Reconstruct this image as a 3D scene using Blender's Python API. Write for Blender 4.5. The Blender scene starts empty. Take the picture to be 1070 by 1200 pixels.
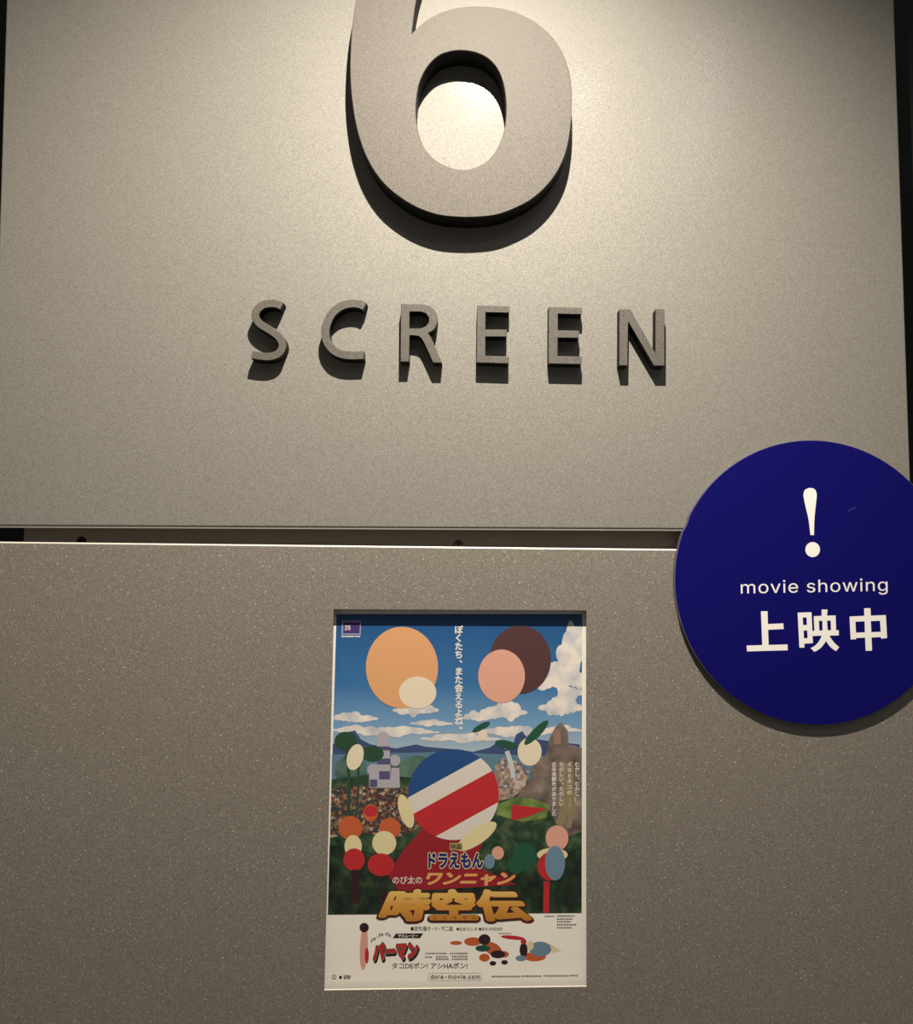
import bpy, bmesh, math, random
from mathutils import Vector, Matrix
from mathutils.geometry import tessellate_polygon

sc = bpy.context.scene
col = sc.collection
rnd = random.Random(6)

# ------------------------------------------------------------------ camera
# World: X right along the sign wall, Z up, Y into the wall; the face of the metal panels is the plane Y = 0.
# The camera stands 0.64 m in front of the wall, turned a little up and to the right (read from the picture's vanishing points).
FPX, CX, CY, DIST = 1071.0, 600.0, 600.0, 0.64
axX = Vector((20710.0, 125.0, FPX)).normalized()                    # world X seen in the camera (right, down, forward)
axZ = Vector((34.0, -14800.0, FPX))
axZ = (axZ - axX * axZ.dot(axX)).normalized()
axY = axZ.cross(axX)
cam_right = Vector((axX[0], axY[0], axZ[0]))
cam_down = Vector((axX[1], axY[1], axZ[1]))
cam_fwd = Vector((axX[2], axY[2], axZ[2]))
CAM = Vector((0.0, -DIST, 0.0))
cd = bpy.data.cameras.new('camera')
cd.sensor_fit = 'HORIZONTAL'; cd.sensor_width = 36.0; cd.lens = 36.0 * FPX / 1070.0
cd.shift_x = (535.0 - CX) / 1070.0; cd.clip_start = 0.01; cd.clip_end = 50
cam = bpy.data.objects.new('camera', cd); col.objects.link(cam)
cam.matrix_world = Matrix((
    (cam_right.x, -cam_down.x, -cam_fwd.x, CAM.x),
    (cam_right.y, -cam_down.y, -cam_fwd.y, CAM.y),
    (cam_right.z, -cam_down.z, -cam_fwd.z, CAM.z),
    (0, 0, 0, 1)))
sc.camera = cam


def P(px, py, y=0.0):
    """The point of the plane Y = y (metres behind the panel face) that a measured picture point belongs to."""
    d = cam_right * ((px - CX) / FPX) + cam_down * ((py - CY) / FPX) + cam_fwd
    return CAM + d * ((y - CAM.y) / d.y)


# ------------------------------------------------------------------ light
w = bpy.data.worlds.new('world'); sc.world = w; w.use_nodes = True
bg = w.node_tree.nodes['Background']
bg.inputs[0].default_value = (1.0, 0.93, 0.82, 1); bg.inputs[1].default_value = 0.1


def spot(name, loc, aim, power, colour, size, blend, radius):
    l = bpy.data.lights.new(name, 'SPOT'); l.energy = power; l.color = colour
    l.spot_size = math.radians(size); l.spot_blend = blend; l.shadow_soft_size = radius
    o = bpy.data.objects.new(name, l); col.objects.link(o)
    o.location = loc; o.rotation_euler = (aim - loc).to_track_quat('-Z', 'Y').to_euler()
    return o


lamp_foot = P(588, -252)
lamp_loc = Vector((lamp_foot.x, -0.38, lamp_foot.z))
spot('sign_downlight', lamp_loc, P(430, 1120), 36.5, (1.0, 0.915, 0.775), 124, 1.0, 0.004)


def seen_in_panel(px, py, out):
    """Where a lamp `out` metres from the wall hangs whose reflection shows at that point of the panel."""
    q = P(px, py); d = q - CAM
    return q + Vector((d.x, -d.y, d.z)) * (out / d.y)


# an added weak spot, hung only to put a reflection beside the numeral
spot('added_reflection_lamp', seen_in_panel(681, 117, 1.2), P(681, 117), 1.5, (1.0, 0.92, 0.78), 60, 0.5, 0.004)
# a cool light fitting far back in the corridor
la = bpy.data.lights.new('corridor_light_panel', 'AREA'); la.shape = 'RECTANGLE'; la.size = 0.09; la.size_y = 0.36
la.energy = 1.3; la.color = (0.72, 0.84, 1.0)
lo = bpy.data.objects.new('corridor_light_panel', la); col.objects.link(lo)
lo.location = seen_in_panel(822, 125, 2.0); lo.rotation_euler = (P(820, 150) - lo.location).to_track_quat('-Z', 'Y').to_euler()

vs = sc.view_settings
vs.view_transform = 'Standard'; vs.look = 'None'; vs.gamma = 1.0; vs.use_curve_mapping = False
vs.exposure = 0.0


# ------------------------------------------------------------------ materials
def lin(r, g, b):
    f = lambda c: (c / 255 / 12.92) if c <= 10 else ((c / 255 + 0.055) / 1.055) ** 2.4
    return (f(r), f(g), f(b), 1.0)


MATS = {}


def mat(name, rgb, rough=0.5, metal=0.0, spec=0.5):
    if name in MATS:
        return MATS[name]
    m = bpy.data.materials.new(name); m.use_nodes = True
    b = m.node_tree.nodes['Principled BSDF']
    b.inputs['Base Color'].default_value = lin(*rgb)
    b.inputs['Roughness'].default_value = rough
    b.inputs['Metallic'].default_value = metal
    b.inputs['Specular IOR Level'].default_value = spec
    MATS[name] = m
    return m


def N(nt, kind, **kw):
    n = nt.nodes.new(kind)
    for k, v in kw.items():
        setattr(n, k, v)
    return n


def flake_paint(name, rgb, metal=0.1, rough=0.6, coat=0.17, flake=0.16, sparkle=0.0, scale=2300.0, coat_rough=0.12):
    """Silver-beige metallic lacquer: fine flakes that tilt at random, a few of them bright, under a clear coat with orange peel."""
    m = bpy.data.materials.new(name); m.use_nodes = True
    nt = m.node_tree; b = nt.nodes['Principled BSDF']; L = nt.links.new
    tc = N(nt, 'ShaderNodeTexCoord')
    vo = N(nt, 'ShaderNodeTexVoronoi'); vo.inputs['Scale'].default_value = scale
    L(tc.outputs['Object'], vo.inputs['Vector'])
    geo = N(nt, 'ShaderNodeNewGeometry')
    sub = N(nt, 'ShaderNodeVectorMath', operation='SUBTRACT'); sub.inputs[1].default_value = (0.5, 0.5, 0.5)
    L(vo.outputs['Color'], sub.inputs[0])
    scl = N(nt, 'ShaderNodeVectorMath', operation='SCALE'); scl.inputs['Scale'].default_value = flake
    L(sub.outputs[0], scl.inputs[0])
    add = N(nt, 'ShaderNodeVectorMath', operation='ADD')
    L(geo.outputs['Normal'], add.inputs[0]); L(scl.outputs[0], add.inputs[1])
    nrm = N(nt, 'ShaderNodeVectorMath', operation='NORMALIZE'); L(add.outputs[0], nrm.inputs[0])
    L(nrm.outputs[0], b.inputs['Normal'])
    # a coarser, sparse set of bright flakes
    v2 = N(nt, 'ShaderNodeTexVoronoi'); v2.inputs['Scale'].default_value = scale * 0.9
    L(tc.outputs['Object'], v2.inputs['Vector'])
    sx = N(nt, 'ShaderNodeSeparateColor'); L(v2.outputs['Color'], sx.inputs[0])
    gt = N(nt, 'ShaderNodeMath', operation='LESS_THAN'); gt.inputs[1].default_value = sparkle; L(sx.outputs[0], gt.inputs[0])
    s1 = N(nt, 'ShaderNodeSeparateColor'); L(vo.outputs['Color'], s1.inputs[0])
    mr = N(nt, 'ShaderNodeMapRange'); mr.inputs['To Min'].default_value = 0.84; mr.inputs['To Max'].default_value = 1.16
    L(s1.outputs[2], mr.inputs['Value'])
    ns = N(nt, 'ShaderNodeTexNoise'); ns.inputs['Scale'].default_value = 5.0; ns.inputs['Detail'].default_value = 3
    L(tc.outputs['Object'], ns.inputs['Vector'])
    mr2 = N(nt, 'ShaderNodeMapRange'); mr2.inputs['To Min'].default_value = 0.96; mr2.inputs['To Max'].default_value = 1.04
    L(ns.outputs['Fac'], mr2.inputs['Value'])
    mul = N(nt, 'ShaderNodeMath', operation='MULTIPLY'); L(mr.outputs[0], mul.inputs[0]); L(mr2.outputs[0], mul.inputs[1])
    vm = N(nt, 'ShaderNodeVectorMath', operation='SCALE'); vm.inputs[0].default_value = lin(*rgb)[:3]
    L(mul.outputs[0], vm.inputs['Scale'])
    mx = N(nt, 'ShaderNodeMix', data_type='RGBA'); mx.inputs['B'].default_value = (0.75, 0.72, 0.66, 1)
    sq = N(nt, 'ShaderNodeMath', operation='MULTIPLY'); L(gt.outputs[0], sq.inputs[0]); L(sx.outputs[1], sq.inputs[1])
    L(sq.outputs[0], mx.inputs['Factor']); L(vm.outputs[0], mx.inputs['A'])
    L(mx.outputs['Result'], b.inputs['Base Color'])
    b.inputs['Metallic'].default_value = metal; b.inputs['Roughness'].default_value = rough
    b.inputs['Coat Weight'].default_value = coat; b.inputs['Coat Roughness'].default_value = coat_rough
    op = N(nt, 'ShaderNodeTexNoise'); op.inputs['Scale'].default_value = 420.0; op.inputs['Detail'].default_value = 1
    L(tc.outputs['Object'], op.inputs['Vector'])
    bp = N(nt, 'ShaderNodeBump'); bp.inputs['Strength'].default_value = 0.08; bp.inputs['Distance'].default_value = 0.001
    L(op.outputs['Fac'], bp.inputs['Height']); L(bp.outputs[0], b.inputs['Coat Normal'])
    MATS[name] = m
    return m


def noise_print(name, stops, scale, rough=0.45, kind='noise', detail=4.0):
    """Ink on the poster: colours of a colour ramp driven by noise or by random cells."""
    m = bpy.data.materials.new(name); m.use_nodes = True
    nt = m.node_tree; b = nt.nodes['Principled BSDF']; L = nt.links.new
    tc = N(nt, 'ShaderNodeTexCoord')
    ramp = N(nt, 'ShaderNodeValToRGB')
    if kind == 'noise':
        t = N(nt, 'ShaderNodeTexNoise'); t.inputs['Detail'].default_value = detail
        t.inputs['Scale'].default_value = scale; L(t.outputs['Fac'], ramp.inputs['Fac'])
    else:
        t = N(nt, 'ShaderNodeTexVoronoi'); t.inputs['Scale'].default_value = scale
        s = N(nt, 'ShaderNodeSeparateColor'); L(t.outputs['Color'], s.inputs[0]); L(s.outputs[0], ramp.inputs['Fac'])
        ramp.color_ramp.interpolation = 'CONSTANT'
    L(tc.outputs['Object'], t.inputs['Vector'])
    e = ramp.color_ramp.elements
    while len(e) < len(stops):
        e.new(0.5)
    for i, (p, c) in enumerate(stops):
        e[i].position = p; e[i].color = lin(*c)
    L(ramp.outputs['Color'], b.inputs['Base Color'])
    b.inputs['Roughness'].default_value = rough
    MATS[name] = m
    return m


def gradient_print(name, z0, z1, stops, rough=0.4):
    """Ink with a vertical colour gradient printed between the heights z0 and z1 of the poster."""
    m = bpy.data.materials.new(name); m.use_nodes = True
    nt = m.node_tree; b = nt.nodes['Principled BSDF']; L = nt.links.new
    tc = N(nt, 'ShaderNodeTexCoord'); sp = N(nt, 'ShaderNodeSeparateXYZ'); L(tc.outputs['Object'], sp.inputs[0])
    mr = N(nt, 'ShaderNodeMapRange'); mr.inputs['From Min'].default_value = z0; mr.inputs['From Max'].default_value = z1
    L(sp.outputs['Z'], mr.inputs['Value'])
    ramp = N(nt, 'ShaderNodeValToRGB'); L(mr.outputs[0], ramp.inputs['Fac'])
    e = ramp.color_ramp.elements
    while len(e) < len(stops):
        e.new(0.5)
    for i, (p, c) in enumerate(stops):
        e[i].position = p; e[i].color = lin(*c)
    L(ramp.outputs['Color'], b.inputs['Base Color'])
    b.inputs['Roughness'].default_value = rough
    MATS[name] = m
    return m


# ------------------------------------------------------------------ mesh helpers
def mesh_obj(name, verts, faces, m, parent=None, smooth=False, norm=True):
    me = bpy.data.meshes.new(name)
    org = parent.matrix_basis.translation if parent else Vector((0, 0, 0))
    if parent and parent.parent:
        org = org + parent.parent.matrix_basis.translation
    me.from_pydata([tuple(Vector(v) - org) for v in verts], [], faces); me.update()
    if norm:
        bm = bmesh.new(); bm.from_mesh(me); bmesh.ops.recalc_face_normals(bm, faces=bm.faces); bm.to_mesh(me); bm.free()
    if smooth:
        for p in me.polygons:
            p.use_smooth = True
    me.materials.append(m)
    o = bpy.data.objects.new(name, me); col.objects.link(o)
    if parent:
        o.parent = parent
    return o


def empty(name, loc, label, cat, group=None):
    o = bpy.data.objects.new(name, None); col.objects.link(o); o.location = loc
    o.empty_display_size = 0.02
    o['label'] = label; o['category'] = cat
    if group:
        o['group'] = group
    return o


def signed_area(pts):
    return 0.5 * sum(pts[i - 1][0] * pts[i][1] - pts[i][0] * pts[i - 1][1] for i in range(len(pts)))


def inset(pts, d):
    """Offset a closed outline (x, z) inwards by d (negative: outwards), with mitred corners."""
    s = 1.0 if signed_area(pts) > 0 else -1.0
    n = len(pts); out = []
    for i in range(n):
        a, b, c = Vector(pts[i - 1]), Vector(pts[i]), Vector(pts[(i + 1) % n])
        e1 = (b - a).normalized(); e2 = (c - b).normalized()
        n1 = Vector((-e1.y, e1.x)) * s; n2 = Vector((-e2.y, e2.x)) * s
        k = n1 + n2
        q = max(0.35, 1.0 + n1.dot(n2))
        out.append(tuple(b + k * (d / q)))
    return out


def smooth_closed(pts, sub=4, corners=()):
    """Catmull-Rom through a closed outline, keeping the listed points as hard corners."""
    n = len(pts); out = []
    for i in range(n):
        p0, p1, p2, p3 = (Vector(pts[(i + k) % n]) for k in (-1, 0, 1, 2))
        if i in corners:
            p0 = p1 - (p2 - p1)
        if (i + 1) % n in corners:
            p3 = p2 + (p2 - p1)
        for s in range(sub):
            t = s / sub
            out.append(tuple(0.5 * ((2 * p1) + (p2 - p0) * t + (2 * p0 - 5 * p1 + 4 * p2 - p3) * t * t
                                    + (3 * p1 - p0 - 3 * p2 + p3) * t ** 3)))
    return out


def slab(name, outer, holes, y_front, y_back, m, parent=None, edge=0.0003, side=None):
    """Solid of an (x, z) outline with holes between two depths, its front arris eased by `edge`."""
    rings = [outer] + list(holes)
    verts = []; faces = []
    fr = []
    for k, r in enumerate(rings):
        ins = inset(r, edge if k == 0 else -edge)
        n = len(r); b0 = len(verts)
        verts += [(x, y_front, z) for x, z in ins]
        verts += [(x, y_front + edge, z) for x, z in r]
        verts += [(x, y_back, z) for x, z in r]
        fr.append((b0, n))
        for lv in (0, 1):
            for i in range(n):
                j = (i + 1) % n
                faces.append((b0 + lv * n + i, b0 + lv * n + j, b0 + (lv + 1) * n + j, b0 + (lv + 1) * n + i))
    for off in (0, 2):
        polys = [[Vector((verts[b + off * n + i][0], verts[b + off * n + i][2], 0)) for i in range(n)] for b, n in fr]
        idx = [b + off * n + i for b, n in fr for i in range(n)]
        for t in tessellate_polygon(polys):
            faces.append(tuple(idx[q] for q in t))
    o = mesh_obj(name, verts, faces, m, parent)
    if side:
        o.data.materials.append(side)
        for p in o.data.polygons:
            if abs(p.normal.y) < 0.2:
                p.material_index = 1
    return o


def xz(pts, y):
    return [(p.x, p.z) for p in (P(a, b, y) for a, b in pts)]


def box(name, x0, x1, y0, y1, z0, z1, m, parent=None):
    v = [(x, y, z) for x in (x0, x1) for y in (y0, y1) for z in (z0, z1)]
    f = [(0, 1, 3, 2), (4, 6, 7, 5), (0, 4, 5, 1), (2, 3, 7, 6), (0, 2, 6, 4), (1, 5, 7, 3)]
    return mesh_obj(name, v, f, m, parent)


def stroke(spine, width):
    """Outline of a stroke of even width along a polyline."""
    sp = []
    n = len(spine)
    for i in range(n - 1):
        p0 = Vector(spine[max(i - 1, 0)]); p1 = Vector(spine[i]); p2 = Vector(spine[i + 1]); p3 = Vector(spine[min(i + 2, n - 1)])
        for s in range(4):
            t = s / 4
            sp.append(0.5 * ((2 * p1) + (p2 - p0) * t + (2 * p0 - 5 * p1 + 4 * p2 - p3) * t * t + (3 * p1 - p0 - 3 * p2 + p3) * t ** 3))
    sp.append(Vector(spine[-1]))
    L, R = [], []
    for i, p in enumerate(sp):
        d = (sp[min(i + 1, len(sp) - 1)] - sp[max(i - 1, 0)]).normalized()
        q = Vector((-d.y, d.x)) * (width / 2)
        L.append(tuple(p + q)); R.append(tuple(p - q))
    return L + R[::-1]


# ------------------------------------------------------------------ materials of the sign
panel_paint = flake_paint('silver_panel_paint', (134, 130, 123))
lower_paint = flake_paint('silver_lower_panel_paint', (131, 124, 115), flake=0.22, sparkle=0.016)
numeral_paint = flake_paint('silver_numeral_paint', (88, 82, 75), coat=0.0)
letter_paint = flake_paint('silver_letter_paint', (90, 86, 80), coat=0.03)
dark_plate = mat('dark_bronze_plate', (172, 158, 142), 0.6, 0.1)
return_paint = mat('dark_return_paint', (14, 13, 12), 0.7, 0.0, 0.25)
black_wall = mat('black_wall_paint', (14, 17, 16), 0.7)
black_bracket = mat('dark_brown_bracket', (32, 25, 24), 0.6)
brown_screw = mat('dull_brown_screw', (96, 84, 74), 0.6, 0.2)
screw_metal = mat('blackened_screw', (24, 21, 20), 0.45, 0.5)
edge_highlight = mat('painted_edge_highlight', (252, 246, 234), 0.42, 0.3)
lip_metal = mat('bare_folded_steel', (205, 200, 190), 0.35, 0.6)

# ------------------------------------------------------------------ setting
wall = box('wall_back', -1.6, 1.6, 0.040, 0.060, -1.5, 1.6, black_wall)
wall['kind'] = 'structure'; wall['label'] = 'black wall behind the metal sign panels'

# ------------------------------------------------------------------ upper sign panel with raised numeral and letters
base = P(535, 616)
sign = empty('screen_sign', (base.x, 0, base.z), 'silver-beige metal sign panel with a raised numeral 6 above the word SCREEN', 'sign')


def plate(name, quad, y_front, y_back, r, m, parent, seg=4, hole=None):
    """Sheet panel with rounded front arrises; `quad` and `hole` are (x, z) corners, anticlockwise from bottom left."""
    bm = bmesh.new()
    org = parent.matrix_basis.translation

    def ring(pts, y):
        return [bm.verts.new(Vector((x, y, z)) - org) for x, z in pts]
    fo, bo = ring(quad, y_front), ring(quad, y_back)
    sides = []
    for i in range(4):
        j = (i + 1) % 4
        bm.faces.new((fo[i], fo[j], bo[j], bo[i]))
    if hole:
        fi, bi = ring(hole, y_front), ring(hole, y_back)
        for i in range(4):
            j = (i + 1) % 4
            bm.faces.new((fi[i], fi[j], bi[j], bi[i]))
            bm.faces.new((fo[i], fo[j], fi[j], fi[i]))
            bm.faces.new((bo[i], bo[j], bi[j], bi[i]))
    else:
        bm.faces.new(fo); bm.faces.new(bo)
    bmesh.ops.recalc_face_normals(bm, faces=bm.faces)
    bm.edges.ensure_lookup_table()
    outer = [e for e in bm.edges if e.verts[0] in fo and e.verts[1] in fo]
    bmesh.ops.bevel(bm, geom=outer, offset=r, segments=seg, profile=0.5, affect='EDGES')
    me = bpy.data.meshes.new(name); bm.to_mesh(me); bm.free()
    me.materials.append(m)
    o = bpy.data.objects.new(name, me); col.objects.link(o); o.parent = parent
    return o


tl, tr = P(11.5, -140), P(1043, -140)
bl, br = P(-11.5, 616.0), P(1069.2, 621.4)
# the panel goes on upwards beyond the picture to the end of the numeral and its margin
ext = 0.16
ul = tl + (tl - bl).normalized() * ext; ur = tr + (tr - br).normalized() * ext
plate('face_plate', [(bl.x, bl.z), (br.x, br.z), (ur.x, ur.z), (ul.x, ul.z)], 0.0, 0.0035, 0.0012, panel_paint, sign)
lipq = [(bl.x + .002, bl.z - 0.0013), (br.x - .002, br.z - 0.0013), (br.x - .002, br.z), (bl.x + .002, bl.z)]
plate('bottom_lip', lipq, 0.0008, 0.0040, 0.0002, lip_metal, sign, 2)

S1 = 320 / 1070.0
H6 = 0.020
six_out = [(125, 0), (110, 100), (103, 200), (102, 300), (110, 400), (127, 500), (155, 590), (190, 660), (235, 720), (290, 768),
           (360, 811), (440, 840), (520, 850), (600, 850), (680, 840), (755, 812), (820, 775), (880, 718), (925, 650), (951, 580),
           (965, 500), (970, 420), (968, 330), (954, 260), (925, 190), (880, 130), (820, 82), (750, 48), (680, 30), (600, 24),
           (540, 28), (480, 41), (430, 62), (385, 92), (343, 130), (361, 0), (400, -125), (465, -225), (560, -300), (690, -330),
           (850, -310), (850, -455), (700, -478), (540, -465), (400, -410), (285, -320), (205, -215), (155, -110)]
six_hole = [(540, 197), (600, 207), (650, 235), (685, 280), (705, 340), (713, 410), (710, 480), (698, 535), (675, 588), (638, 632),
            (590, 657), (540, 665), (490, 655), (440, 630), (400, 590), (375, 540), (362, 480), (359, 420), (365, 360), (378, 310),
            (405, 260), (445, 220), (490, 202)]
cv = lambda pts: [(380 + x * S1, y * S1) for x, y in pts]
so = smooth_closed(xz(cv(six_out), -H6), 4, corners=(34, 40, 41))
sh = smooth_closed(xz(cv(six_hole), -H6), 4)
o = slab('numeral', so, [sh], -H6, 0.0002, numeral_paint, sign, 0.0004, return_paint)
o['label'] = 'large raised grey numeral 6'

HL = 0.0105
K = 270 / 1070.0
cA = lambda pts: [(270 + x * K, 330 + y * K) for x, y in pts]
cB = lambda pts: [(530 + x * K, 330 + y * K) for x, y in pts]
letters = []
S_spine = [(239, 114), (215, 104), (180, 102), (145, 111), (119, 138), (117, 168), (138, 197), (178, 222), (220, 252), (240, 284),
           (238, 312), (217, 337), (180, 348), (140, 346), (99, 339)]
C_spine = [(624, 116), (600, 105), (560, 102), (512, 115), (470, 150), (446, 200), (441, 240), (450, 282), (480, 320), (520, 338),
           (565, 343), (620, 341)]
letters.append(('S', cA(stroke(S_spine, 36)), []))
letters.append(('C', cA(stroke(C_spine, 38)), []))
R_out = [(792, 103), (892, 104), (925, 112), (948, 130), (961, 155), (963, 180), (957, 205), (942, 226), (918, 240),
         (934, 262), (983, 377), (942, 377), (900, 285), (888, 264), (872, 253), (850, 250), (832, 250), (830, 372), (790, 372)]
R_hole = [(832, 140), (886, 140), (908, 148), (922, 168), (922, 188), (908, 207), (886, 217), (832, 217)]
letters.append(('R', cA(R_out), [cA(R_hole)]))
letters.append(('E', cB([(116, 110), (267, 114), (265, 145), (155, 143), (154, 222), (255, 223), (253, 256), (154, 256), (154, 344),
                         (264, 347), (263, 381), (113, 376)]), []))
letters.append(('E', cB([(448, 117), (603, 120), (601, 152), (491, 150), (491, 226), (591, 228), (588, 262), (490, 261), (490, 345),
                         (602, 348), (600, 384), (447, 381)]), []))
letters.append(('N', cB([(777, 127), (826, 127), (944, 332), (945, 127), (986, 127), (986, 391), (938, 391),
                         (817, 184), (814, 390), (776, 389)]), []))
for ch, out, holes in letters:
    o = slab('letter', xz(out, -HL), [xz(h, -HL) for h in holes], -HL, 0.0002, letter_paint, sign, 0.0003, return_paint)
    o['label'] = 'raised dark grey metal letter ' + ch

# ------------------------------------------------------------------ lower panel with the poster window
lb = P(535, 1300)
lower = empty('poster_panel', (lb.x, 0, lb.z), 'silver-beige metal panel with a recessed poster window, below the sign', 'panel')
LW = 0.0
a, b = P(-60, 634.0), P(1130, 647.0)
c, d = P(-75, 1420), P(1140, 1410)
win = [(379.8, 1160.5), (687.6, 1156.2), (687.2, 715.2), (391.0, 713.8)]
plate('face_plate', [(c.x, c.z), (d.x, d.z), (b.x, b.z), (a.x, a.z)], 0.0, 0.0018, 0.0016, lower_paint, lower, 4,
      hole=[(p.x, p.z) for p in (P(x, y) for x, y in win)])
fp = bpy.data.objects['face_plate.001']          # highlight painted near-white on the upward edges and window lip
fp.data.materials.append(edge_highlight)
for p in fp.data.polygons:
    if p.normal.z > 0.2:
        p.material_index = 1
# shallow tray behind the window that carries the poster
tb = [P(x, y) for x, y in win]
tx0 = min(p.x for p in tb) - 0.006; tx1 = max(p.x for p in tb) + 0.006
tz0 = min(p.z for p in tb) - 0.004; tz1 = max(p.z for p in tb) + 0.006
tray = box('poster_tray', tx0, tx1, 0.0085, 0.0100, tz0, tz1, dark_plate, lower)

# ------------------------------------------------------------------ mounting plate seen in the gap
g = P(535, 628, 0.012)
mount = empty('mounting_plate', (g.x, 0.02, g.z), 'dark mounting plate with screws in the gap between the two panels', 'plate')
gx0 = P(28, 628, 0.0095).x
box('plate', gx0, 0.36, 0.0095, 0.022, g.z - 0.03, g.z + 0.03, dark_plate, mount)
box('bracket', P(-90, 628, 0.014).x, gx0, 0.013, 0.030, g.z - 0.03, g.z + 0.03, black_bracket, mount)
for sx, sy in ((95, 634.5), (537, 638.0)):
    cpt = P(sx, sy, 0.0085)
    seg = 20; vv = []; ff = []
    for (rr, yy) in ((0.0034, 0.0097), (0.0034, 0.0089), (0.0026, 0.0082), (0.0016, 0.0082), (0.0014, 0.0092)):
        vv += [(cpt.x + rr * math.cos(6.2832 * i / seg), yy, cpt.z + rr * math.sin(6.2832 * i / seg)) for i in range(seg)]
    for q in range(4):
        ff += [(q * seg + i, q * seg + (i + 1) % seg, (q + 1) * seg + (i + 1) % seg, (q + 1) * seg + i) for i in range(seg)]
    ff.append(tuple(range(4 * seg, 5 * seg)))
    mesh_obj('screw', vv, ff, screw_metal if sx < 300 else brown_screw, mount)

# ------------------------------------------------------------------ round blue sign
HD = 0.0052
dc = P(955.5, 681.0, -HD)
disc = empty('round_notice_sign', (dc.x, 0, dc.z), 'round dark blue notice sign with white exclamation mark overlapping both metal panels', 'sign')
rad = (P(955.5, 681 - 165.3, -HD) - dc).length
circ = []
for i in range(160):
    t = 6.28318 * i / 160
    r = rad
    deg = math.degrees(t)
    if 153 < deg < 158:
        r -= 0.0004 * (1 + rnd.random())
    circ.append((dc.x + r * math.cos(t), dc.z + r * math.sin(t)))
board_m = mat('grey_acrylic_edge', (96, 92, 112), 0.35)
blue_m = mat('dark_blue_face', (16, 14, 99), 0.42, 0.0, 0.12)
white_m = mat('white_sign_ink', (254, 251, 246), 0.5)
slab('board', circ, [], -HD + 0.0003, 0.0, board_m, disc, 0.0002)
slab('face', inset(circ, 0.0005), [], -HD, -HD + 0.0003, blue_m, disc, 0.0001)
YD = -HD - 0.00006
K7 = 230 / 1070.0
c7 = lambda pts: [(840 + x * K7, 560 + y * K7) for x, y in pts]


def flat(name, polys, y, m, parent, conv=lambda q: q, step=0.0000005):
    """Flat print: a set of outlines (each maybe with holes) on one depth."""
    verts = []; faces = []
    for nth, poly in enumerate(polys):
        rings = poly if isinstance(poly[0][0], (tuple, list)) else [poly]
        b0 = len(verts); flatl = []
        for r in rings:
            flatl.append([Vector((q[0], q[1], 0)) for q in r])
            verts += [P(px, py, y - step * nth) for px, py in conv(r)]
        for t in tessellate_polygon(flatl):
            faces.append(tuple(b0 + q for q in t))
    return mesh_obj(name, verts, faces, m, parent, norm=False)


def ellipse(cx, cy, rx, ry, n=28, rot=0.0):
    out = []
    for i in range(n):
        t = 6.28318 * i / n
        x, y = rx * math.cos(t), ry * math.sin(t)
        out.append((cx + x * math.cos(rot) - y * math.sin(rot), cy + x * math.sin(rot) + y * math.cos(rot)))
    return out


bang = smooth_closed([(473, 88), (482, 65), (508, 55), (535, 63), (545, 90), (541, 140), (533, 220), (530, 312), (511, 312),
                      (500, 225), (485, 160), (475, 112)], 4, corners=(7, 8))
o = flat('exclamation_mark', [bang, ellipse(523, 391, 40, 41, 40)], YD, white_m, disc, c7)
# the three characters, each drawn from its own strokes
kan1 = [[(241, 727), (277, 727), (282, 912), (248, 914)], [(274, 797), (363, 793), (365, 824), (276, 828)], [(163, 914), (386, 908), (387, 940), (165, 946)]]
M8 = 60 / 1070.0
c8 = lambda pts: [(930 + x * M8, 705 + y * M8) for x, y in pts]


def arc(p0, p1, p2, n=8):
    return [((1 - t) ** 2 * p0[0] + 2 * t * (1 - t) * p1[0] + t * t * p2[0], (1 - t) ** 2 * p0[1] + 2 * t * (1 - t) * p1[1] + t * t * p2[1])
            for t in (i / n for i in range(n + 1))]


sun_rad = [[(85, 232), (375, 220), (405, 868), (225, 880), (228, 962), (122, 962)],
           [(192, 332), (272, 330), (280, 488), (200, 490)], [(210, 604), (286, 602), (294, 764), (218, 766)]]
centre = [[(585, 165), (712, 165), (698, 292), (880, 290), (890, 598), (945, 598), (945, 706), (748, 712),
           *arc((748, 712), (830, 860), (955, 950)), (892, 1035), *arc((892, 1035), (770, 980), (678, 822)),
           *arc((678, 822), (590, 990), (435, 1050)), (355, 970), *arc((355, 970), (520, 910), (588, 712)), (398, 718),
           (394, 612), (436, 610), (422, 305), (588, 296)],
          [(530, 400), (602, 400), (606, 604), (540, 606)], [(700, 398), (776, 396), (784, 596), (714, 600)]]
kan3 = [[[(803, 711), (838, 710), (840, 751), (922, 748), (929, 873), (897, 877), (896, 868), (844, 870), (847, 942), (812, 943),
          (809, 871), (760, 873), (760, 880), (730, 881), (724, 756), (805, 752)],
         [(756, 784), (806, 782), (808, 842), (759, 844)], [(840, 781), (890, 779), (894, 839), (843, 841)]]]
kan1 = [[(241, 727), (277, 727), (279, 797), (363, 793), (365, 824), (280, 828), (283, 911), (386, 908), (387, 940), (165, 946), (163, 914), (248, 912)]]
for strokes, cvt in ((kan1, c7), ([sun_rad, centre], c8), (kan3, c7)):
    o = flat('printed_character', strokes, YD, white_m, disc, cvt)


try:
    FONT = bpy.data.fonts.load(bpy.utils.system_resource('DATAFILES', path='fonts') + '/Inter.woff2')
except Exception:
    FONT = None


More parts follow.
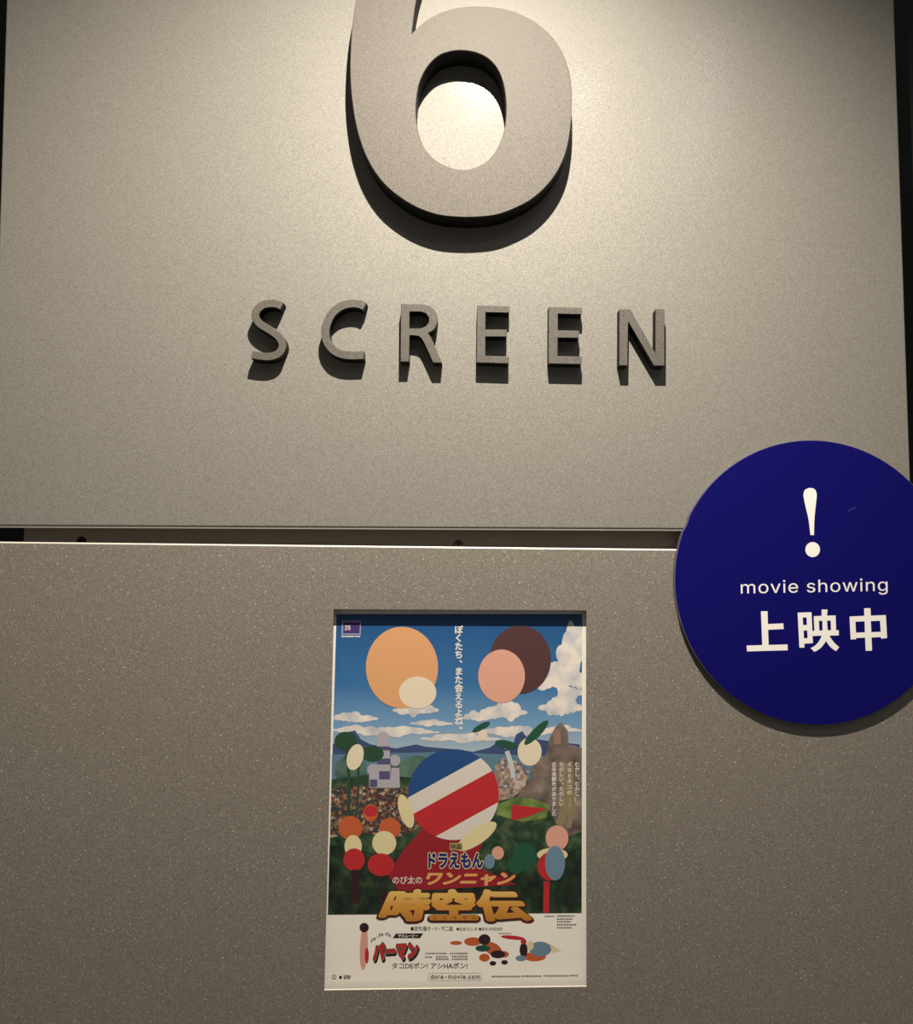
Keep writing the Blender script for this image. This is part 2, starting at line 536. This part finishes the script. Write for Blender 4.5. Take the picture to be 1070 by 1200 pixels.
def text_mesh(body, bold=0.0, spacing=1.0, copies=6):
    """Outline of a line of type as (x, y, level); heavier weights are struck several times round a small circle."""
    cu = bpy.data.curves.new('lettering', 'FONT'); cu.body = body; cu.resolution_u = 3; cu.space_character = spacing
    latin = all(ord(q) < 0x250 for q in body)
    if FONT and latin:
        cu.font = FONT
    if latin:
        cu.offset = bold
    ob = bpy.data.objects.new('lettering', cu); col.objects.link(ob)
    dg = bpy.context.evaluated_depsgraph_get(); dg.update()
    me = ob.evaluated_get(dg).to_mesh()
    v = [(q.co.x, q.co.y, 0) for q in me.vertices]; f = [tuple(p.vertices) for p in me.polygons]
    bpy.data.objects.remove(ob); bpy.data.curves.remove(cu)
    if not latin and bold > 0:
        vv, ff = [], []
        k = copies if bold < 0.05 else 12
        for i in range(k):
            t = 6.28318 * (i + 0.5) / k; b0 = len(vv)
            vv += [(x + bold * math.cos(t), y + bold * math.sin(t), i) for x, y, _ in v]
            ff += [tuple(b0 + q for q in p) for p in f]
        v, f = vv, ff
    return v, f


def text_fit(name, body, x0, y0, x1, y1, y, m, parent, bold=0.0, rot=0.0, warp=None, conv=lambda q: q, spacing=1.0, ref=None):
    """Print `body` so that its ink fills the picture rectangle (x0, y0)-(x1, y1), turned by rot about its centre."""
    v, f = text_mesh(body, bold, spacing)
    r = ref if ref else (min(q[0] for q in v), max(q[0] for q in v), min(q[1] for q in v), max(q[1] for q in v))
    out = []
    cx, cy = (x0 + x1) / 2, (y0 + y1) / 2
    for a, b, k in v:
        s = (a - r[0]) / (r[1] - r[0]); t = (r[3] - b) / (r[3] - r[2])
        if warp:
            px, py = warp(s, t)
        else:
            px, py = x0 + s * (x1 - x0), y0 + t * (y1 - y0)
        dx, dy = px - cx, py - cy
        out.append((cx + dx * math.cos(rot) - dy * math.sin(rot), cy + dx * math.sin(rot) + dy * math.cos(rot)))
    return mesh_obj(name, [P(p[0], p[1], y - 0.00000045 * q[2]) for p, q in zip(conv(out), v)], f, m, parent, norm=False)


o = text_fit('printed_words', 'movie showing', 868.2, 679.0, 1040.2, 698.3, YD, white_m, disc, 0.0, rot=-0.019, spacing=1.05)
# faint hairline scratch on the face
flat('scratch', [stroke([(714, 187), (725, 175), (742, 167), (762, 163)], 2.2)], YD, mat('scratch_grey', (92, 84, 150), 0.5), disc, c7)

# ------------------------------------------------------------------ poster
YP = 0.0073
pb = P(533, 1157, YP)
poster = empty('film_poster', (pb.x, YP, pb.z), 'colourful film poster with blue sky picture and gold title in the panel window', 'poster')
paper_m = mat('poster_paper', (250, 244, 234), 0.45)
KP = 340 / 868.0
cp = lambda pts: [(370 + x * KP, 700 + y * KP) for x, y in pts]
layer = [0]


def Y(level=None):
    """Depth of the next coat of ink on the paper, a hundredth of a millimetre on (or of a given coat)."""
    layer[0] = layer[0] + 1 if level is None else level
    return YP - 0.000006 * layer[0]


corner = [(x, y) for x, y in ((378.6, 1162.5), (690.0, 1158.5), (689.0, 715.0), (389.2, 713.6))]
pc = [P(x, y, YP) for x, y in corner]
slab('paper', [(p.x, p.z) for p in pc], [], YP, YP + 0.0004, paper_m, poster, 0.00005)
zt = lambda yy: (P(*cp([(420, yy)])[0], YP) - Vector((pb.x, YP, pb.z))).z
sky_m = gradient_print('sky_ink', zt(470), zt(60), [(0.0, (176, 190, 200)), (0.2, (120, 160, 196)), (0.5, (58, 112, 166)), (1.0, (30, 82, 138))])
cloud_m = noise_print('cloud_ink', [(0.35, (190, 192, 200)), (0.6, (236, 226, 216))], 90)
hill_m = mat('far_hill_ink', (62, 78, 120), 0.45)
wood_m = noise_print('woodland_ink', [(0.3, (24, 40, 34)), (0.5, (46, 70, 50)), (0.68, (86, 100, 66))], 130)
dark_m = noise_print('undergrowth_ink', [(0.3, (16, 24, 22)), (0.55, (36, 52, 38)), (0.75, (64, 84, 52))], 110)
crowd_m = noise_print('crowd_ink', [(0.0, (70, 62, 58)), (0.2, (112, 88, 70)), (0.4, (52, 62, 74)), (0.58, (146, 112, 84)), (0.75, (96, 52, 46)), (0.9, (176, 160, 138))], 520, kind='cells')
cliff_m = noise_print('cliff_ink', [(0.3, (74, 64, 64)), (0.55, (132, 116, 106)), (0.75, (176, 158, 142))], 70)
meadow_m = noise_print('meadow_ink', [(0.35, (74, 104, 52)), (0.65, (140, 158, 84))], 80)
water_m = mat('lake_ink', (92, 128, 150), 0.4)
green_hill_m = noise_print('green_hill_ink', [(0.35, (52, 84, 78)), (0.65, (96, 124, 112))], 70)

PL, PR, PT, PB_ = 66, 797, 38, 947   # edges of the printed picture, slanting a little


def xl(y): return 62 - (y - 60) * 0.029
def xr(y): return 797 - (y - 60) * 0.0015


flat('sky_print', [[(xl(50), 50), (xr(50), 50), (xr(480), 480), (xl(480), 480)]], Y(), sky_m, poster, cp)


def cloud(cx, cy, wd, ht, n, seed):
    rr = random.Random(seed); out = []
    for i in range(n):
        t = i / max(1, n - 1) * 2 - 1
        k = (1 - abs(t) ** 1.6) * 0.8 + 0.3
        out.append(ellipse(cx + t * wd / 2, cy - rr.random() * ht * 0.35 * k, wd / n * (0.9 + rr.random() * 0.6), ht * 0.5 * k * (0.8 + rr.random() * 0.5), 12))
    return out


yc = Y()
def clip(polys):
    return [[(min(max(x, xl(y)), xr(y)), y) for x, y in p] for p in polys]
clouds = [(770, 170, 70, 150, 6, 1), (735, 250, 150, 90, 9, 2), (780, 130, 40, 90, 5, 3), (690, 225, 60, 40, 5, 4), (770, 290, 60, 30, 5, 5), (735, 335, 100, 60, 7, 6),
          (560, 345, 110, 55, 8, 7), (480, 362, 80, 26, 6, 8), (110, 365, 120, 28, 8, 9), (300, 340, 110, 36, 8, 10),
          (345, 378, 90, 18, 6, 11), (120, 398, 130, 20, 7, 12), (230, 405, 240, 24, 12, 13), (600, 405, 220, 26, 12, 14), (430, 425, 200, 22, 10, 15), (720, 400, 130, 22, 8, 16)]
for cx, cy, wd, ht, n, sd in clouds:
    flat('cloud_print', clip(cloud(cx, cy, wd, ht, n, sd)), Y(), cloud_m, poster, cp)
ridge = [(xl(480), 520), (xl(450), 440), (85, 420), (100, 402), (118, 398), (135, 425), (165, 440), (240, 452), (300, 440), (330, 447), (420, 455), (470, 462),
         (520, 450), (548, 430), (566, 455), (592, 436), (600, 410), (618, 400), (632, 420), (700, 430), (790, 440), (xr(520), 520)]
flat('mountain_print', [ridge], Y(), hill_m, poster, cp)
flat('lake_print', [[(xl(520), 470), (400, 462), (560, 470), (xr(500), 480), (xr(560), 560), (xl(560), 560)]], Y(), water_m, poster, cp)
flat('green_hill_print', [ellipse(305, 520, 60, 46), ellipse(105, 520, 48, 50), ellipse(240, 530, 60, 40)], Y(), green_hill_m, poster, cp)
flat('woodland_print', [[(xl(560), 545), (160, 530), (300, 540), (420, 550), (xr(540), 545), (xr(947), 942), (xl(947), 947)]], Y(), wood_m, poster, cp)
flat('crowd_print', [[(xl(570), 572), (120, 560), (230, 565), (330, 580), (330, 680), (240, 720), (120, 700), (xl(720), 720)]], Y(), crowd_m, poster, cp)
flat('town_print', [[(535, 505), (560, 480), (600, 490), (640, 520), (625, 570), (590, 600), (540, 610)]], Y(),
     noise_print('town_ink', [(0.0, (150, 128, 118)), (0.3, (178, 150, 130)), (0.55, (110, 104, 116)), (0.8, (190, 178, 166))], 460, kind='cells'), poster, cp)
flat('cliff_print', [[(600, 600), (640, 545), (650, 500), (690, 470), (700, 420), (718, 385), (735, 372), (755, 400), (757, 440), (xr(450), 450), (xr(700), 700), (740, 720), (700, 640)]], Y(), cliff_m, poster, cp)
flat('arch_print', [[(712, 440), (714, 405), (722, 394), (732, 405), (733, 440)]], Y(), mat('arch_shade_ink', (150, 120, 104), 0.45), poster, cp)
flat('meadow_print', [[(545, 620), (590, 600), (640, 600), (700, 620), (690, 660), (620, 672), (540, 650)]], Y(), meadow_m, poster, cp)
flat('root_print', [stroke([(735, 520), (748, 580), (742, 640), (728, 680)], 22), stroke([(762, 490), (764, 560), (770, 620), (756, 690)], 14)], Y(), mat('root_ink', (142, 128, 96), 0.5), poster, cp)
flat('waterfall_print', [stroke([(572, 460), (585, 500), (592, 540)], 14)], Y(), mat('waterfall_ink', (196, 200, 206), 0.45), poster, cp)
flat('undergrowth_print', [[(xl(760), 740), (150, 760), (300, 800), (500, 820), (650, 810), (xr(760), 745), (xr(947), 944), (xl(947), 949)]], Y(), dark_m, poster, cp)
# plain domed towers of the far town
tw = mat('tower_ink', (176, 170, 182), 0.45); td = mat('tower_shade_ink', (82, 82, 122), 0.45)
yt = Y()
flat('tower_print', [[(184, 430), (220, 430), (226, 570), (176, 570)], ellipse(202, 424, 20, 22), [(160, 530), (184, 530), (184, 570), (160, 570)], ellipse(171, 516, 17, 18),
                     [(226, 510), (250, 510), (252, 570), (224, 570)], ellipse(237, 488, 16, 17)], yt, tw, poster, cp)
flat('tower_shade_print', [[(184, 446), (221, 446), (221, 458), (184, 458)], [(182, 482), (224, 482), (224, 500), (182, 500)], [(190, 520), (222, 520), (222, 545), (190, 545)],
                           [(162, 545), (184, 545), (184, 568), (162, 568)]], Y(), td, poster, cp)
flat('tree_print', [ellipse(90, 430, 34, 28), ellipse(170, 468, 34, 24), stroke([(92, 440), (100, 560), (96, 680)], 10), stroke([(128, 500), (126, 600), (118, 690)], 7)], Y(),
     mat('tree_ink', (42, 74, 52), 0.5), poster, cp)

# plain colour shapes stand in for the poster's figures
cols = dict(tan=(222, 164, 116), cream=(232, 216, 192), brown=(84, 54, 56), peach=(222, 164, 144), blue=(36, 76, 132), white=(222, 212, 204), red=(190, 44, 50),
            pink=(226, 132, 140), maroon=(150, 34, 44), orange=(196, 96, 56), green=(36, 84, 64), butter=(226, 212, 164), slate=(110, 140, 160), dark=(52, 30, 36))
CM = {k: mat('ink_' + k, v, 0.45) for k, v in cols.items()}


def shape(polys, c):
    yy = Y()
    for k, p in enumerate(polys):
        flat('colour_shape_print', [p], yy - k * 5e-7, CM[c], poster, cp)


Y(34)
shape([ellipse(258, 210, 108, 122, 44)], 'tan')
shape([ellipse(305, 285, 56, 48, 36)], 'cream')
shape([ellipse(612, 186, 92, 102, 44)], 'brown')
shape([ellipse(556, 236, 70, 80, 44)], 'peach')


def half_disc(cx, cy, r, a0, a1, n=24):
    return [(cx + r * math.cos(a0 + (a1 - a0) * i / n), cy + r * math.sin(a0 + (a1 - a0) * i / n)) for i in range(n + 1)]


Y(34)
# a plain roundel of slanting bands over a plain red wedge
shape([[(260, 760), (330, 680), (520, 690), (470, 800), (600, 860), (250, 880), (215, 830)]], 'maroon')
rc = (412, 590); rr_ = 136
def chord(k0, k1, tilt=-0.5, n=16):
    a0, a1 = math.acos(max(-1, min(1, k0))), math.acos(max(-1, min(1, k1)))
    pts = [(rr_ * math.cos(a0 + (a1 - a0) * i / n), rr_ * math.sin(a0 + (a1 - a0) * i / n)) for i in range(n + 1)]
    pts += [(x, -y) for x, y in pts[::-1]]
    return [(rc[0] + y * math.cos(tilt) - x * math.sin(tilt) * -1 * 0 + x * math.sin(-tilt), rc[1] - y * math.sin(-tilt) + x * math.cos(tilt)) for x, y in pts]
shape([chord(-1, -0.42)], 'blue')
shape([chord(-0.42, -0.05)], 'white')
shape([chord(-0.05, 0.62)], 'red')
shape([chord(0.62, 1)], 'white')
shape([ellipse(482, 715, 70, 24, 28, -0.6), ellipse(270, 640, 20, 52, 24, -0.3)], 'butter')
shape([[(585, 620), (690, 632), (640, 655), (585, 668)]], 'red')
Y(35)
shape([ellipse(118, 478, 24, 40, 24, 0.3), ellipse(640, 462, 36, 42, 24), ellipse(500, 412, 14, 16, 20)], 'cream')
shape([ellipse(660, 405, 50, 13, 24, -0.8), ellipse(570, 440, 34, 12, 24, 0.2), ellipse(495, 388, 30, 9, 20, -0.5)], 'green')
shape([ellipse(104, 690, 36, 36), ellipse(222, 690, 32, 30), ellipse(164, 645, 22, 26)], 'orange')
shape([ellipse(112, 745, 26, 34), ellipse(205, 735, 36, 36), ellipse(708, 770, 46, 20)], 'butter')
shape([ellipse(115, 785, 32, 34), ellipse(195, 800, 40, 34), ellipse(700, 805, 36, 42), ellipse(165, 640, 20, 16)], 'red')
shape([[(108, 815), (126, 815), (132, 915), (104, 915)], [(196, 880), (216, 880), (214, 915), (184, 915)]], 'dark')
shape([ellipse(722, 720, 34, 38), ellipse(545, 765, 18, 20)], 'peach')
shape([ellipse(716, 795, 30, 52), ellipse(520, 790, 16, 22)], 'slate')
shape([ellipse(625, 775, 36, 40), ellipse(600, 800, 26, 28)], 'green')
shape([[(682, 850), (700, 850), (698, 944), (680, 944)]], 'red')

# title block
Y(43)
gold_m = gradient_print('gold_title_ink', zt(975), zt(865), [(0.0, (186, 118, 46)), (0.5, (214, 154, 66)), (1.0, (236, 204, 118))])
ink_m = mat('black_ink', (34, 28, 28), 0.5)
maroon_line = mat('dark_red_outline_ink', (72, 26, 26), 0.5)


def flare(x0, x1, b0, b1, y0, y1):
    def f(s, t):
        return (x0 + s * (x1 - x0)) * (1 - t) + (b0 + s * (b1 - b0)) * t, y0 + t * (y1 - y0)
    return f


ref3 = None
v3, _ = text_mesh('時空伝', 0.035)
ref3 = (min(q[0] for q in v3), max(q[0] for q in v3), min(q[1] for q in v3), max(q[1] for q in v3))
for bold, m, dy, lab in ((0.095, maroon_line, 3, None), (0.055, gold_m, 0, None)):
    text_fit('title_lettering', '時空伝', 0, 0, 0, 0, Y(), m, poster, bold, warp=flare(226, 600, 184, 648, 874, 968 + dy), conv=cp, ref=ref3)
vk, _ = text_mesh('ワンニャン', 0.03)
refk = (min(q[0] for q in vk), max(q[0] for q in vk), min(q[1] for q in vk), max(q[1] for q in vk))
slant = lambda s, t: (338 + s * 262 - t * 14, 824 + t * 38)
text_fit('title_lettering', 'ワンニャン', 0, 0, 0, 0, Y(), CM['maroon'], poster, 0.12, warp=slant, conv=cp, ref=refk)
text_fit('title_lettering', 'ワンニャン', 0, 0, 0, 0, Y(), mat('amber_ink', (226, 164, 98), 0.45), poster, 0.055, warp=slant, conv=cp, ref=refk)
text_fit('title_lettering', 'のび太の', 230, 834, 318, 858, Y(), CM['white'], poster, 0.02, conv=cp)
vd, _ = text_mesh('ドラえもん', 0.02)
refd = (min(q[0] for q in vd), max(q[0] for q in vd), min(q[1] for q in vd), max(q[1] for q in vd))
wd_ = lambda s, t: (338 + s * 162, 765 + t * 44)
text_fit('title_lettering', 'ドラえもん', 0, 0, 0, 0, Y(), CM['butter'], poster, 0.11, warp=wd_, conv=cp, ref=refd)
text_fit('title_lettering', 'ドラえもん', 0, 0, 0, 0, Y(), mat('navy_ink', (36, 44, 108), 0.45), poster, 0.055, warp=wd_, conv=cp, ref=refd)
flat('title_box_print', [[(401, 735), (439, 735), (439, 756), (401, 756)]], Y(), mat('khaki_ink', (176, 160, 104), 0.5), poster, cp)
text_fit('title_lettering', '映画', 404, 737, 436, 754, Y(), ink_m, poster, 0.02, conv=cp)
text_fit('title_reading', 'じくうでん', 352, 954, 482, 963, Y(), maroon_line, poster, 0.01, conv=cp, spacing=2.6)


def vertical_text(body, cx, y0, y1, size, m, bold=0.02):
    yy = Y(); st = (y1 - y0) / len(body)
    verts = []; faces = []; lev = []
    for i, ch in enumerate(body):
        v, f = text_mesh({'ー': '|', '―': '|'}.get(ch, ch), bold)
        if not v:
            continue
        b0 = len(verts)
        dx, dy = (0.55, -0.45) if ch in '、。' else (0, 0)
        for a, b, k in v:
            verts.append((cx + (a - 0.5 + dx) * size, y0 + st * (i + 0.5) - (b - 0.38 - dy) * size)); lev.append(k)
        faces += [tuple(b0 + q for q in p) for p in f]
    return mesh_obj('vertical_lettering', [P(q[0], q[1], yy - 0.00000045 * k) for q, k in zip(cp(verts), lev)], faces, m, poster, norm=False)


wt = mat('white_ink', (232, 228, 222), 0.45)
Y(36)
vertical_text('ぼくたち、また会えるよね。', 428, 84, 408, 26, wt, 0.035)
vertical_text('むかし、むかし―', 782, 492, 610, 15, wt)
vertical_text('イヌとネコの', 759, 492, 592, 15, wt)
vertical_text('たのしい、たのしい', 735, 492, 625, 15, wt)
vertical_text('古未来都市がありました', 713, 492, 655, 15, wt)

Y(34)
# small anniversary stamp at the top left
flat('stamp_print', [[(78, 70), (136, 70), (135, 112), (77, 112)]], Y(), mat('stamp_pale_ink', (150, 150, 196), 0.5), poster, cp)
flat('stamp_print', [[(83, 74), (132, 74), (131, 108), (82, 108)]], Y(), mat('stamp_purple_ink', (70, 50, 110), 0.5), poster, cp)
text_fit('stamp_number', '25', 87, 84, 104, 98, Y(), wt, poster, 0.02, conv=cp)


def fine_print(lines, m, height=3.4):
    """Rows of print too small to read: broken ink marks on the paper."""
    yy = Y(); polys = []
    for x0, x1, y in lines:
        x = x0
        while x < x1:
            wv = rnd.uniform(2.5, 5.0)
            polys.append([(x, y - height / 2), (min(x + wv, x1), y - height / 2), (min(x + wv, x1), y + height / 2 * rnd.uniform(.3, 1)), (x, y + height / 2)])
            x += wv + rnd.uniform(0.9, 2.2)
    return flat('fine_print', polys, yy, m, poster, cp)


grey_ink = mat('grey_ink', (96, 88, 84), 0.5)
fine_print([(77, 133, 117)], wt, 5)
fine_print([(686, 714, 954), (722, 775, 953), (722, 768, 962), (722, 764, 970), (722, 782, 979), (722, 766, 988)], grey_ink)
fine_print([(328, 392, 1065), (402, 456, 1065), (328, 350, 1076), (360, 396, 1075), (408, 455, 1074), (360, 398, 1082), (408, 455, 1082)], grey_ink)
fine_print([(526, 612, 1134), (616, 676, 1133), (682, 756, 1132), (760, 786, 1131)], grey_ink)
fine_print([(84, 104, 1133), (84, 104, 1139)], ink_m, 4.5)
Y(0)
text_fit('credit_lettering', '●原作/藤子・F・不二雄', 284, 984, 410, 999, Y(), ink_m, poster, 0.015, conv=cp)
text_fit('credit_lettering', '●監督/芝山 努 ●脚本/岸間信明', 421, 987, 558, 998, Y(), ink_m, poster, 0.005, conv=cp)
# second feature
Y(0)
flat('banner_print', [[(240, 1006), (322, 1005), (312, 1020), (230, 1020)]], Y(), ink_m, poster, cp)
text_fit('banner_lettering', 'ザ☆ムービー', 246, 1007, 306, 1018, Y(), wt, poster, 0.03, conv=cp)
arcw = lambda s, t: (166 + s * 58, 1024 - 22 * math.sin(s * 2.2) + t * 11)
text_fit('banner_lettering', 'Pa-Pa-Pa', 0, 0, 0, 0, Y(), ink_m, poster, 0.02, warp=arcw, conv=cp)
vp, _ = text_mesh('パーマン', 0.05)
refp = (min(q[0] for q in vp), max(q[0] for q in vp), min(q[1] for q in vp), max(q[1] for q in vp))
for bold, m, dx, dy in ((0.13, ink_m, 3, 6), (0.11, mat('grey_outline_ink', (120, 100, 84), 0.5), 0, 0), (0.06, CM['red'], 0, 0)):
    text_fit('title_lettering', 'パーマン', 0, 0, 0, 0, Y(), m, poster, bold, warp=lambda s, t: (172 + s * 134 + dx, 1036 + t * 52 - s * 8 + dy), conv=cp, ref=refp)
text_fit('tagline_lettering', 'タコDEポン! アシHAポン!', 228, 1093, 454, 1111, Y(), ink_m, poster, 0.015, conv=cp)
text_fit('tagline_lettering', 'dora-movie.com', 343, 1128, 492, 1142, Y(), ink_m, poster, 0.02, conv=cp, spacing=1.1)


def ring_outline(x0, y0, x1, y1, r, t):
    def rr(x0, y0, x1, y1, r):
        out = []
        for cx, cy, a in ((x1 - r, y1 - r, 0), (x0 + r, y1 - r, 1.5708), (x0 + r, y0 + r, 3.1416), (x1 - r, y0 + r, 4.7124)):
            out += [(cx + r * math.cos(a + 1.5708 * i / 5), cy + r * math.sin(a + 1.5708 * i / 5)) for i in range(6)]
        return out
    return [rr(x0, y0, x1, y1, r), rr(x0 + t, y0 + t, x1 - t, y1 - t, r - t)]


flat('web_address_frame', [ring_outline(336, 1124, 498, 1147, 8, 1.2)], Y(), mat('pale_grey_ink', (150, 144, 138), 0.5), poster, cp)
flat('maker_mark', [[ellipse(55, 1136, 7, 7, 20), ellipse(55, 1136, 5.4, 5.4, 20)], [(53.8, 1133), (56.2, 1133), (55.6, 1141), (54.4, 1141)], ellipse(74, 1137, 5, 5, 8)], Y(), ink_m, poster, cp)
Y(0)
# plain shapes for the small figures in the white margin
shape([ellipse(144, 1050, 12, 66, 28, 0.04)], 'peach')
shape([ellipse(153, 1072, 6, 24)], 'red')
shape([ellipse(470, 1030, 26, 13), ellipse(530, 1052, 30, 18, 24, 0.5), ellipse(420, 1034, 18, 6), ellipse(505, 1078, 16, 12), ellipse(562, 1068, 16, 10), ellipse(655, 1075, 34, 14)], 'orange')
shape([ellipse(505, 1024, 18, 16), ellipse(545, 1068, 22, 12), ellipse(622, 1055, 12, 22), ellipse(565, 1092, 10, 7), ellipse(530, 1095, 10, 7)], 'dark')
shape([ellipse(672, 1052, 34, 22), ellipse(614, 1080, 16, 9)], 'slate')
shape([[(700, 1036), (736, 1058), (708, 1064)], ellipse(642, 1042, 10, 14)], 'butter')
shape([ellipse(590, 1018, 36, 6, 20, 0.1), ellipse(622, 1030, 9, 8)], 'red')
shape([ellipse(500, 1050, 22, 10)], 'green')
shape([ellipse(145, 988, 14, 14)], 'dark')
fine_print([(548, 585, 1006)], grey_ink)
